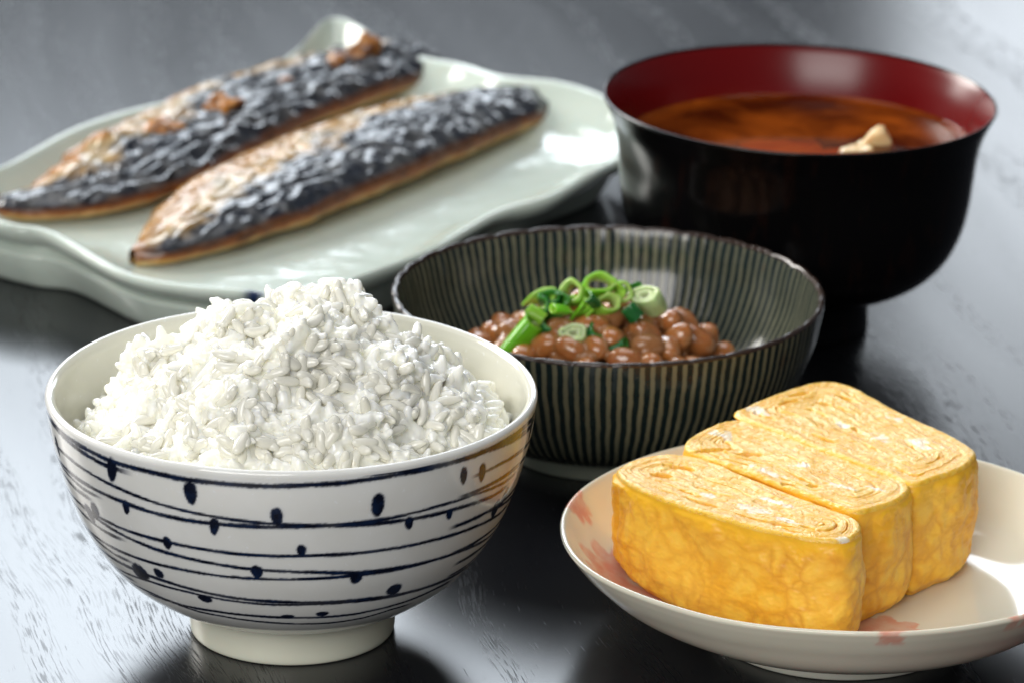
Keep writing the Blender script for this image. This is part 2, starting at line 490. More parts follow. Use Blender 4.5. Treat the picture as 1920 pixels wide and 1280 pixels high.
allp = np.concatenate([top_p[rest], low_p]); allR = np.concatenate([top_R[rest], low_R])
for k in range(len(allp)):
    gv, gf = GR[k % 8]
    VV.append(gv @ allR[k].T + allp[k]); FF.append(gf + base_i); base_i += len(gv)
# the packed body of the heap under the loose grains
na, nr = 96, 50
rr = np.linspace(.00001, .0500, nr)[:, None] * np.ones(na); ta = np.linspace(0, 2 * math.pi, na, endpoint=False)[None, :]
cx, cy = rr * np.cos(ta), rr * np.sin(ta)
cz = rice_height(cx, cy) - .0006
cp = np.stack([cx, cy, cz], -1).reshape(-1, 3)
ring = np.stack([.0475 * np.cos(ta[0]), .0475 * np.sin(ta[0]), np.full(na, .0420)], 1)
ring2 = np.stack([.034 * np.cos(ta[0]), .034 * np.sin(ta[0]), np.full(na, .022)], 1)
ring3 = np.stack([.00001 * np.cos(ta[0]), .00001 * np.sin(ta[0]), np.full(na, .0145)], 1)
cp = np.concatenate([cp, ring, ring2, ring3])
VV.append(cp); FF.append(grid_faces(nr + 3, na, flip=True) + base_i)
VV = np.concatenate(VV) - np.array([0, 0, .012]); FF = np.concatenate(FF)
o = obj('packed_grains', mesh('packed_grains', VV, FF), None, rice)
md = o.modifiers.new('fuse', 'REMESH'); md.mode = 'VOXEL'; md.voxel_size = .00042; md.use_smooth_shade = True
md = o.modifiers.new('soften', 'SMOOTH'); md.factor = .5; md.iterations = 3
dg = bpy.context.evaluated_depsgraph_get(); dg.update()
fused = bpy.data.meshes.new_from_object(o.evaluated_get(dg))
o.modifiers.clear(); o.data = fused; fused.name = 'packed_grains'; fused.materials.clear(); fused.materials.append(M_rice)
print('fused', len(fused.polygons))
o['kind'] = 'stuff'

# ================================================================== STRIPED BOWL WITH FERMENTED BEANS
NX, NY = .0790, .1290
def striped_material():
    m = NT('green_striped_glaze'); co = m.coord('Object')
    s = m.n('ShaderNodeSeparateXYZ', Vector=co)
    th = m.math('ARCTAN2', s.outputs[0], s.outputs[1])
    wob = m.math('MULTIPLY', m.math('SUBTRACT', m.noise(co, 130, 2), 0.5), 0.016)
    t = m.math('MULTIPLY', m.math('ADD', th, wob), 128.0)
    sn = m.math('SINE', t)
    edge = m.math('ADD', sn, m.math('MULTIPLY', m.math('SUBTRACT', m.noise(co, 420, 2), 0.5), 0.9))
    f = m.ramp(edge, [(0.0, 0.0), (0.42, 1.0)])
    dark = m.mix(m.noise(co, 300, 2), (0.006, 0.011, 0.012), (0.014, 0.026, 0.026))
    pale = m.mix(m.ramp(m.noise(co, 45, 3), [(0.3, 0.0), (0.75, 1.0)]), (0.095, 0.10, 0.07), (0.185, 0.18, 0.115))
    spots = m.ramp(m.noise(co, 75, 2), [(0.70, 0.0), (0.78, 1.0)])
    pale = m.mix(m.math('MULTIPLY', spots, 0.6), pale, (0.10, 0.05, 0.02))
    c = m.mix(f, dark, pale)
    # unglazed brown lip
    r = m.math('GREATER_THAN', s.outputs[2], 0.0433)
    c = m.mix(r, c, (0.035, 0.022, 0.017))
    m.p(Base_Color=c, Roughness=0.13, IOR=1.5, Normal=m.bump(m.math('MULTIPLY_ADD', f, 0.5, m.noise(co, 70, 2)), 0.22, 0.0006))
    return m.m
nb = thing('striped_bowl', (NX, NY, 0), 'small dark bowl with green and cream vertical stripes and a scalloped brown lip', 'bowl')
NOUT = [(.0285,.0045),(.036,.0070),(.0455,.0130),(.052,.0215),(.0560,.0312),(.0578,.0395),(.0584,.0432)]
NIN = [(.0566,.0432),(.0556,.0395),(.0536,.0315),(.0495,.0225),(.043,.0145),(.034,.0095),(.020,.0070),(.0004,.0065)]
P = np.concatenate([resample(catmull(NOUT, 80), 70), catmull([(.0584,.0432),(.0584,.0439),(.0578,.0444),(.0571,.0442),(.0566,.0432)], 12)[1:], resample(catmull(NIN, 80), 60)[1:]])
def nrf(r, z, th):
    lobe = np.abs(np.sin(th * 17 + .3 * np.sin(th * 3)))
    return r * (1 - .006 * (1 - lobe) ** 2 * sstep(.030, .043, z) + .004 * np.sin(3 * th + 1))
def nzf(r, z, th):
    lobe = np.abs(np.sin(th * 17 + .3 * np.sin(th * 3)))
    return z - .0004 * (1 - lobe) ** 2 * sstep(.038, .0432, z)
v, f = revolve(P, 680, nrf, nzf)
obj('bowl_body', mesh('bowl_body', v, f), striped_material(), nb)
P = catmull([(.0245,.0055),(.0252,.0006),(.0262,0),(.0274,0),(.0280,.0007),(.0284,.003),(.0290,.0050)], 30)
v, f = revolve(P, 160)
obj('foot_ring', mesh('foot_ring', v, f), porcelain('celadon_foot', (0.30, 0.33, 0.27), 0.3), nb)

def bean_mesh(seed, nu=20, nv=14):
    r = np.random.RandomState(100 + seed)
    L = .0050 * r.uniform(.85, 1.12); W = .0036 * r.uniform(.9, 1.08); T = W * r.uniform(.88, 1.0)
    V = []
    for i in range(nv):
        a = math.pi * i / (nv - 1); x = -math.cos(a); rad = math.sin(a) ** .88
        for k in range(nu):
            t = 2 * math.pi * k / nu
            dent = 1 - .10 * math.exp(-(x / .3) ** 2) * max(0, math.cos(t))
            V.append((x * L, math.cos(t) * W * rad * dent, math.sin(t) * T * rad))
    V = np.array(V)
    V = V + noise(V * 330 + seed * 3.3)[:, None] * .00028 * (V / .004)
    return V, grid_faces(nv, nu)
def bean_material():
    m = NT('fermented_bean'); g = m.n('ShaderNodeNewGeometry').outputs['Position']
    oi = m.n('ShaderNodeObjectInfo').outputs['Random']
    c = m.mix(m.noise(g, 160, 3), (0.36, 0.12, 0.028), (0.53, 0.215, 0.06))
    c = m.mix(m.math('MULTIPLY', oi, 0.55), c, (0.30, 0.10, 0.035))
    film = m.ramp(m.noise(g, 330, 3, 0.6), [(0.52, 0.0), (0.68, 1.0)])
    c = m.mix(m.math('MULTIPLY', film, 0.30), c, (0.62, 0.46, 0.28))
    m.p(Base_Color=c, Roughness=m.math('MULTIPLY_ADD', film, 0.2, 0.16), IOR=1.45, Subsurface_Weight=0.45, Subsurface_Scale=0.002, Coat_Weight=0.9, Coat_Roughness=0.05,
        Normal=m.bump(m.noise(g, 420, 3), 0.5, 0.0009))
    m.b.inputs['Subsurface Radius'].default_value = (1.0, 0.4, 0.15)
    return m.m
M_bean = bean_material()
nat = thing('fermented_soybeans', (NX, NY, .0068), 'mound of glossy brown fermented soybeans in the striped bowl', 'beans')
bm_ = []
for s_ in range(5):
    bv, bf = bean_mesh(s_); me = mesh('soybean', bv, bf); me.materials.append(M_bean); bm_.append(me)
MX, MY = -.003, .004                                         # middle of the mound inside the bowl
def mound(x, y):
    r = math.hypot((x - MX) / 1.0, (y - MY) / .95)
    return float(np.interp(r, [0, .008, .016, .024, .030, .036, .042], [.0400, .0390, .0365, .0325, .0285, .023, .012])) + .0016 * float(noise(np.array([x * 90, y * 90, 3.3])))
rb_ = random.Random(5)
beans = []
tries = 0
while tries < 9000 and len(beans) < 190:
    tries += 1
    x = MX + rb_.uniform(-.040, .040); y = MY + rb_.uniform(-.036, .036)
    lay = rb_.choice((0, 0, 0, 1))
    z = mound(x, y) - .0058 * lay - .002 + rb_.uniform(-.0012, .0008)
    rin = float(np.interp(z, [.0065, .0095, .0145, .0225, .0315], [.020, .034, .043, .0495, .0536])) - .004
    if math.hypot(x, y) > rin or z < .012: continue
    if all((x - a) ** 2 + (y - b) ** 2 + (z - c) ** 2 > .0060 ** 2 for a, b, c in beans): beans.append((x, y, z))
for k, (x, y, z) in enumerate(beans):
    o = bpy.data.objects.new('soybean', bm_[k % 5]); col.objects.link(o); o.parent = nat
    e = .001
    o.location = (x, y, z - .0068)
    sl = math.atan2(mound(x + e, y) - mound(x - e, y), 2 * e)
    o.rotation_euler = (rb_.uniform(-3, 3), -sl + rb_.uniform(-.35, .35), rb_.uniform(0, 6.28))
    s_ = rb_.uniform(.88, 1.08); o.scale = (s_, s_, s_)
# sticky sauce and crushed bean under them
na, nr = 72, 26
rr = np.linspace(.0004, 1, nr)[:, None] * np.ones(na); ta = np.linspace(0, 2 * math.pi, na, endpoint=False)[None, :]
sx, sy = MX + rr * .040 * np.cos(ta), MY + rr * .036 * np.sin(ta)
sz = np.array([[mound(sx[i, j], sy[i, j]) for j in range(na)] for i in range(nr)]) - .0062
bowlz = np.interp(np.hypot(sx, sy), [0, .020, .034, .043, .0495], [.0065, .007, .0095, .0145, .0225]) + .0006
sz = np.maximum(sz, bowlz)
m = NT('bean_sauce'); g = m.n('ShaderNodeNewGeometry').outputs['Position']
m.p(Base_Color=m.mix(m.noise(g, 200, 3), (0.20, 0.068, 0.020), (0.42, 0.20, 0.08)), Roughness=0.15, Normal=m.bump(m.noise(g, 300, 3), 0.6, 0.001))
VV = [np.stack([sx, sy, sz + .0028 - .0068], -1).reshape(-1, 3), np.stack([sx[-1], sy[-1], sz[-1] * 0 + bowlz[-1] - .0065], -1), np.stack([sx[-1] * .05 + MX, sy[-1] * .05 + MY, sz[-1] * 0 + .0010], -1)]
VV = [np.concatenate(VV)]; FF = [grid_faces(nr + 2, na, flip=True)]; nb_ = len(VV[0])
for o_ in [c_ for c_ in nat.children]:
    vv_ = np.empty(len(o_.data.vertices) * 3, np.float32); o_.data.vertices.foreach_get('co', vv_)
    R3 = np.array(o_.rotation_euler.to_matrix()); VV.append(vv_.reshape(-1, 3) * 1.0 @ R3.T * .97 + np.array(o_.location)); FF.append(grid_faces(14, 20) + nb_); nb_ += len(VV[-1])
o = obj('sticky_sauce', mesh('sticky_sauce', np.concatenate(VV), np.concatenate(FF)), None, nat)
md = o.modifiers.new('fuse', 'REMESH'); md.mode = 'VOXEL'; md.voxel_size = .0006; md.use_smooth_shade = True
md = o.modifiers.new('soften', 'SMOOTH'); md.factor = .6; md.iterations = 5
dg = bpy.context.evaluated_depsgraph_get(); dg.update()
fused = bpy.data.meshes.new_from_object(o.evaluated_get(dg))
o.modifiers.clear(); o.data = fused; fused.name = 'sticky_sauce'; fused.materials.clear(); fused.materials.append(m.m)

# green onion slices on the beans, each a cut tube
def onion_mat(name, c_out, c_in):
    m = NT(name); co = m.coord('Object')
    att = m.attr('inner', 'Fac')
    c = m.mix(att, c_out, c_in)
    fib = m.noise(m.mapping(co, scale=(900, 900, 60)), 1.0, 2)
    c = m.mix(m.math('MULTIPLY', fib, 0.4), c, tuple(x * .6 for x in c_out))
    m.p(Base_Color=c, Roughness=0.2, IOR=1.4, Subsurface_Weight=0.5, Subsurface_Scale=0.0018, Normal=m.bump(fib, 0.3, 0.0004))
    m.b.inputs['Subsurface Radius'].default_value = (0.6, 1.0, 0.25)
    return m.m
OG = onion_mat('onion_green', (0.16, 0.50, 0.015), (0.42, 0.68, 0.09))
OL = onion_mat('onion_light', (0.26, 0.50, 0.05), (0.50, 0.66, 0.20))
OD = onion_mat('onion_dark', (0.014, 0.13, 0.028), (0.08, 0.30, 0.04))
OW = onion_mat('onion_pale', (0.52, 0.66, 0.30), (0.66, 0.74, 0.46))
def onion(ro, wall, length, arc=360, squash=.85, cut=.0, seed=0, layers=1):
    """cut tube with thickness; local z is the tube axis"""
    V, F, A = [], [], []
    rr_ = np.random.RandomState(seed)
    base = 0
    for ly in range(layers):
        Rr = ro - ly * wall * 1.25
        if Rr < wall: break
        n = 40
        a = np.radians(np.linspace(-arc / 2, arc / 2, n + 1)) if arc < 360 else np.linspace(0, 2 * math.pi, n, endpoint=False)
        n_ = len(a)
        prof = [(Rr, -.5, 0), (Rr, 0, 0), (Rr, .46, 0), (Rr - wall * .2, .5, .5), (Rr - wall * .8, .5, .9), (Rr - wall, .46, 1), (Rr - wall, 0, 1), (Rr - wall, -.5, 1), (Rr, -.5, .5)]
        for (q, h, inn) in prof:
            w = 1 + .07 * np.sin(3 * a + seed) + .04 * np.sin(5 * a + 2 * seed + h * 3)
            x = q * w * np.cos(a); y = q * w * np.sin(a) * squash
            z = h * length * (1 - .15 * ly) + cut * x * (1 if h > 0 else .3)
            V.append(np.stack([x, y, z], 1)); A.append(np.full(n_, inn, float))
        F.append(grid_faces(len(prof), n_, arc >= 360) + base); base += n_ * len(prof)
        if arc < 360:
            k = len(prof)
            e0 = [i * n_ + base - n_ * k for i in range(k - 1)]; e1 = [i * n_ + n_ - 1 + base - n_ * k for i in range(k - 1)]
            for e in (e0, e1[::-1]):
                for q in range(0, 3): F.append(np.array([[e[q], e[q + 1], e[6 - q], e[7 - q]]]))
    me = mesh('green_onion_slice', np.concatenate(V), np.concatenate(F))
    set_float(me, np.concatenate(A), 'inner')
    return me
GRP = 'chopped green onion on the fermented soybeans'
ON = [  # x, y, z (in the bowl), axis direction, ro, wall, length, arc, mat, label, cut
 (-.0200, .004, .0400, (.5, -.45, .8), .0052, .0012, .0050, 200, OL, 'pointed light green onion wedge at the far left of the chopped pile', .5),
 (-.0135, .001, .0408, (.6, .1, .75), .0052, .0010, .0042, 230, OL, 'flat curl of light green onion lying between two beans left of the ring cluster', .1),
 (-.0095, .003, .0438, (-.4, -.7, .5), .0040, .0011, .0045, 360, OL, 'light green onion ring on edge beside the tallest ring of the pile', .2),
 (-.0028, .004, .0460, (.15, -.75, .62), .0046, .0009, .0046, 360, OG, 'tallest green onion ring at the very top of the bean mound', .1),
 (.0030, .003, .0445, (.05, -.93, .3), .0036, .0009, .0038, 360, OL, 'small onion ring with its dark round hole turned to the viewer', .0),
 (.0105, .002, .0425, (-.35, -.55, .75), .0052, .0016, .0062, 360, OW, 'large pale white-green onion chunk at the right end of the pile', .25),
 (-.0005, -.001, .0420, (.4, -.6, .7), .0037, .0010, .0040, 360, OL, 'small light green ring tucked under the ring with the dark hole', .1),
 (-.0235, -.006, .0342, (.62, .10, .78), .0034, .0009, .0105, 360, OG, 'long bright green onion tube slanting down the left slope of the beans', .2),
 (-.0190, -.004, .0355, (-.1, -.9, .45), .0034, .0010, .0036, 360, OL, 'yellow-green onion ring leaning behind the long slanting tube', .0),
 (-.0145, -.003, .0372, (.15, -.45, .88), .0045, .0010, .0030, 360, OD, 'dark green onion ring lying flat in the middle left of the beans', .0),
 (-.0082, -.003, .0385, (.55, -.15, .8), .0036, .0010, .0088, 250, OG, 'upright green onion strip in the middle of the pile', .2),
 (-.0092, -.009, .0355, (-.12, -.62, .78), .0038, .0011, .0058, 360, OW, 'pale two-tiered onion piece with round white core at the front', .1),
 (-.0040, -.008, .0350, (.5, -.1, .85), .0034, .0010, .0060, 360, OD, 'shiny dark green onion slice just right of the pale front piece', .2),
 (.0020, -.010, .0335, (.9, -.1, .3), .0030, .0009, .0052, 360, OD, 'dark green onion slice sunk between beans at the front right', .1),
 (-.0085, .000, .0412, (.1, -.8, .55), .0034, .0010, .0036, 360, OG, 'green onion ring in front of the middle of the cluster', .1),
]
ro_ = random.Random(21)
SC = []
for q in range(10):
    x = -.0065 + ro_.uniform(-.0135, .0130); y = -.003 + ro_.uniform(-.007, .008)
    SC.append((x, y, .0462 - abs(x + .004) * .30 + y * .2 + ro_.uniform(-.0010, .0012), (ro_.uniform(-1, 1), ro_.uniform(-1, .3), ro_.uniform(.1, 1)), ro_.uniform(.0024, .0034), .001, ro_.uniform(.0026, .0050), ro_.choice((150, 210, 360)), ro_.choice((OL, OG, OL, OG, OD)), '', ro_.uniform(0, .5)))
SC.sort(key=lambda s_: s_[0])
WORDS = ['leftmost', 'second from the left', 'third from the left', 'fourth from the left', 'fifth from the left', 'fifth from the right', 'fourth from the right', 'third from the right', 'second from the right', 'rightmost']
for q, s_ in enumerate(SC):
    tone = {id(OL): 'light green', id(OG): 'bright green', id(OD): 'dark green'}[id(s_[8])]
    ON.append(s_[:9] + ('small %s onion %s, %s of the little scraps on the beans' % (tone, 'ring' if s_[7] == 360 else 'sliver', WORDS[q]),) + s_[10:])
for k, (x, y, z, ax, ro, wl, ln, arc, mt, lab, cut) in enumerate(ON):
    ro, wl, ln = ro * 1.0, ro * .30, ln * 1.1
    me = onion(ro, wl, ln, arc, .55 + .35 * ((k * 7) % 5) / 4, cut, k, 2 if mt is OW else 1)
    o = obj('green_onion_slice', me, mt); o.location = (NX + x, NY + y - .002, z - .0008)
    o.rotation_euler = Vector(ax).to_track_quat('Z', 'Y').to_euler()
    tag(o, lab, 'green onion', GRP)

# ================================================================== LACQUER SOUP BOWL
SX, SY = .1354, .2325
sb = thing('soup_bowl', (SX, SY, 0), 'black lacquered soup bowl with flared lip and red inside on a short foot', 'bowl')
SO = [(.0240,.0118),(.0265,.0128),(.0328,.0145),(.0402,.0188),(.0456,.0250),(.0488,.0325),(.0503,.0400),(.0511,.0480),(.0518,.0550),(.0532,.0612),(.0554,.0664),(.0563,.0682)]
SI = [(.0555,.0686),(.0547,.0672),(.0524,.0615),(.0508,.055),(.0499,.048),(.0490,.040),(.0470,.031),(.0425,.0235),(.034,.0178),(.018,.0158),(.0004,.0155)]
m = NT('black_lacquer'); co = m.coord('Object')
grain = m.noise(m.mapping(co, rot=(0.4, 0.5, 0.2), scale=(260, 40, 60)), 1.0, 3)
m.p(Base_Color=m.mix(m.ramp(grain, [(0.55, 0.0), (0.75, 1.0)]), (0.0022, 0.0020, 0.0022), (0.010, 0.0038, 0.0026)), Roughness=0.16, IOR=1.45, Specular_IOR_Level=0.4)
M_lac = m.m
m = NT('red_lacquer')
m.p(Base_Color=(0.12, 0.0015, 0.002), Roughness=0.26, IOR=1.5, Specular_IOR_Level=0.4)
M_red = m.m
KS = np.array([1.012, 1.0])
P = KS * np.concatenate([resample(catmull(SO, 100), 90), catmull([(.0563,.0682),(.0565,.0688),(.0562,.0692),(.0558,.0691),(.0555,.0686)], 10)[1:]])
v, f = revolve(P, 240)
obj('outer_shell', mesh('outer_shell', v, f), M_lac, sb)
v, f = revolve(KS * resample(catmull(SI, 100), 80), 240)
obj('red_lining', mesh('red_lining', v, f), M_red, sb)
v, f = revolve(catmull([(.0205,.0118),(.0212,.001),(.0218,0),(.0230,0),(.0236,.0008),(.0234,.006),(.0236,.0108),(.0242,.0122)], 40), 160)
obj('foot_ring', mesh('foot_ring', v, f), M_lac, sb)

sb.rotation_euler = (0, R(1.1), 0); sb.location = (SX - .0012, SY, .0002)
# the soup: a thin tinted sheet of liquid, real pieces under and through it
ZS = .0545
m = NT('miso_broth'); t = m.t
geo = m.n('ShaderNodeNewGeometry').outputs['Position']
tr = m.n('ShaderNodeBsdfTransparent', Color=(0.95, 0.40, 0.08, 1))
df = m.n('ShaderNodeBsdfDiffuse', Color=(0.70, 0.15, 0.012, 1))
cloud = m.ramp(m.noise(geo, 38, 4, 0.55, 0.6), [(0.38, 0.06), (0.72, 0.42)])
mx = m.n('ShaderNodeMixShader', _0=cloud, _1=tr.outputs[0], _2=df.outputs[0])
gl = m.n('ShaderNodeBsdfAnisotropic', Color=(1, 1, 1, 1), Roughness=0.03)
fr = m.n('ShaderNodeFresnel', IOR=1.33)
m2 = m.n('ShaderNodeMixShader', _0=fr.outputs[0], _1=mx.outputs[0], _2=gl.outputs[0])
t.links.new(m2.outputs[0], m.out.inputs['Surface'])
rr = np.linspace(.0003, .0512, 40)
zz = ZS + .0010 * np.exp(-(.0512 - rr) / .0012)
v, f = revolve(np.stack([rr, zz - ZS], 1), 200); f = f[:, ::-1]
soup = obj('miso_soup', mesh('miso_soup', v, f), m.m); soup.location = (SX, SY, ZS)
tag(soup, 'orange-brown miso soup filling the black and red lacquer bowl', 'soup')
def chunk(sx_, sy_, sz_, seed, amp=.0006, taper=0):
    b = []
    n = 10
    for i in range(n + 1):
        for j in range(n + 1): b.append((i / n * 2 - 1, j / n * 2 - 1))
    V, F, base = [], [], 0
    for ax in range(3):
        for s in (-1, 1):
            P_ = np.zeros(((n + 1) ** 2, 3)); bb = np.array(b)
            P_[:, ax] = s; P_[:, (ax + 1) % 3] = bb[:, 0]; P_[:, (ax + 2) % 3] = bb[:, 1]
            V.append(P_); F.append(grid_faces(n + 1, n + 1, False, flip=(s > 0)) + base); base += len(P_)
    V = np.concatenate(V)
    q = V / (np.sum(np.abs(V) ** 8, 1) ** (1 / 8))[:, None]
    V = q * np.array([sx_, sy_, sz_])
    V[:, 0] *= 1 - taper * (V[:, 2] / sz_ + 1) / 2
    V = V + np.stack([noise(V * 260 + seed), noise(V * 260 + seed + 5), noise(V * 260 + seed + 9)], 1) * amp
    return mesh('tofu_piece', V, np.concatenate(F))
m = NT('fried_tofu'); g = m.coord('Object')
m.p(Base_Color=m.mix(m.noise(g, 300, 3), (0.66, 0.43, 0.17), (0.80, 0.62, 0.34)), Roughness=0.25, Subsurface_Weight=0.3, Subsurface_Scale=0.002, Normal=m.bump(m.noise(g, 500, 3), 0.4, 0.0006))
M_tofu = m.m
for (x, y, z, dims, rot, lab) in [
    (.0235, .003, .0555, (.0070, .0020, .0040), (.25, .15, .1), 'pale fried tofu corner standing up out of the soup'),
    (.0100, -.004, .0532, (.0115, .0030, .0012), (.06, -.06, .25), 'flat strip of fried tofu floating left of the raised tofu corner'),
    (-.0240, -.020, .0510, (.0100, .0060, .0028), (.1, .0, -.1), 'tofu piece just under the surface at the left side of the soup'),
    (-.0040, .002, .0505, (.0120, .0080, .0032), (.0, .05, .2), 'submerged tofu piece showing orange in the middle of the soup'),
    (.0050, -.030, .0495, (.0170, .0080, .0030), (.05, .0, .0), 'submerged tofu slab nearest the front lip of the soup bowl')]:
    o = obj('tofu_piece', chunk(*dims, seed=int(x * 9999), taper=.85 if z > .055 else 0), M_tofu)
    o.location = (SX + x, SY + y, z); o.rotation_euler = rot
    tag(o, lab, 'tofu', 'tofu pieces in the soup')

# ================================================================== SMALL PLATE WITH ROLLED OMELETTE
PX, PY = .1336, .0010
ep = thing('small_plate', (PX, PY, 0), 'small cream white plate with pale pink cherry blossoms under the omelette slices', 'plate')
PO = [(.0312,.0036),(.040,.0056),(.0525,.0108),(.0600,.0176),(.0638,.0222),(.0650,.0240)]
PI_ = [(.0640,.0250),(.0627,.0230),(.0595,.0184),(.0550,.0135),(.0490,.0102),(.042,.0086),(.030,.0077),(.015,.0074),(.0004,.0073)]
ang = np.radians([0, 55, 90, 122, 150, 180, 205, 223, 235, 250, 272, 289, 307, 335, 360])
rad = np.array([66.5, 65.5, 67.5, 69.0, 68.8, 68.0, 65.0, 62.8, 62.2, 62.0, 62.3, 63.4, 64.6, 66.0, 66.5]) / 65.2
def prf(r, z, th):
    phi = (th - math.pi / 2) % (2 * math.pi)
    k = np.interp(phi, ang, rad)
    k = (k + np.interp((phi + .12) % (2 * math.pi), ang, rad) + np.interp((phi - .12) % (2 * math.pi), ang, rad)) / 3
    return r * (1 + (k - 1) * sstep(.02, .062, r)) * (1 + .003 * np.sin(th * 9) * sstep(.05, .064, r))
outer = resample(catmull(PO, 60), 40)
lip = catmull([(.0650,.0240),(.0656,.0250),(.0653,.0257),(.0646,.0257),(.0640,.0250)], 12)[1:]
inner = resample(catmull(PI_, 80), 150)[1:]
P = np.concatenate([outer, lip, inner])
def pzf(r, z, th): return z + .0006 * np.sin(th * 2 + 1) * sstep(.05, .064, r)
v, f = revolve(P, 620, prf, pzf)
# blossoms printed under the glaze, laid out on the plate in millimetres from its middle
XY = v[:, :2] * 1000
wob = noise(np.concatenate([XY * .9, np.zeros((len(XY), 1))], 1))
pink = np.zeros(len(v))
for (cx, cy, rr_, rot) in [(-49, 6, 15, .35), (-66, 22, 6.5, 1.2), (9, -19, 12.5, .9), (8, -60.5, 3.6, .2), (-57, -26, 1.3, 0), (39, -51, 4.0, .5), (58, 26, 8, .1), (-43, 49, 1.8, 0), (62, -26, 3, 0)]:
    dx, dy = XY[:, 0] - cx, XY[:, 1] - cy
    rad_ = np.hypot(dx, dy); ph = np.arctan2(dy, dx) + rot
    c5 = np.cos(2.1 * ((ph + math.pi / 5) % (2 * math.pi / 5) - math.pi / 5) )
    edge = rr_ * (.38 + .62 * np.clip(c5, 0, 1) ** .45) * (1 - .22 * np.exp(-(((ph + math.pi / 5) % (2 * math.pi / 5) - math.pi / 5) / .13) ** 2))
    pink = np.maximum(pink, (1 - sstep(edge - .5, edge + .5, rad_ + .5 * wob)) * sstep(.08, .22, rad_ / rr_))
outside = np.zeros(len(v)); outside[:len(outer) * 620] = 1
pink = pink * np.where(outside > 0, sstep(.0215, .0235, v[:, 2]), 1)
me = mesh('dish', v, f); set_float(me, pink, 'pink')
m = NT('blossom_porcelain'); co = m.coord('Object')
body_c = m.mix(m.noise(co, 60, 3), (0.72, 0.69, 0.55), (0.76, 0.73, 0.61))
pk = m.math('MULTIPLY', m.attr('pink', 'Fac'), m.ramp(m.noise(co, 240, 3), [(0.30, 0.45), (0.6, 0.85)]))
m.p(Base_Color=m.mix(pk, body_c, (0.72, 0.30, 0.21)), Roughness=0.09, IOR=1.5, Subsurface_Weight=0.1, Subsurface_Scale=0.002, Normal=m.bump(m.noise(co, 45, 2), 0.10, 0.001))
obj('dish', me, m.m, ep)
v, f = revolve(catmull([(.0275,.0050),(.0282,.0006),(.0290,0),(.0302,0),(.0308,.0007),(.0310,.003),(.0318,.0044)], 30), 160)
obj('foot_ring', mesh('foot_ring', v, f), porcelain('plate_foot', (0.70, 0.68, 0.58), 0.2), ep)

def plate_z(x, y):
    r = np.hypot(x - PX, y - PY)
    k = np.interp(np.arctan2(y - PY, x - PX) % (2 * math.pi), ang, rad)
    return np.interp(r / (1 + (k - 1) * sstep(.02, .062, r)), [0, .015, .030, .042, .049, .055, .0595], [.0073, .0074, .0077, .0086, .0102, .0135, .0184])

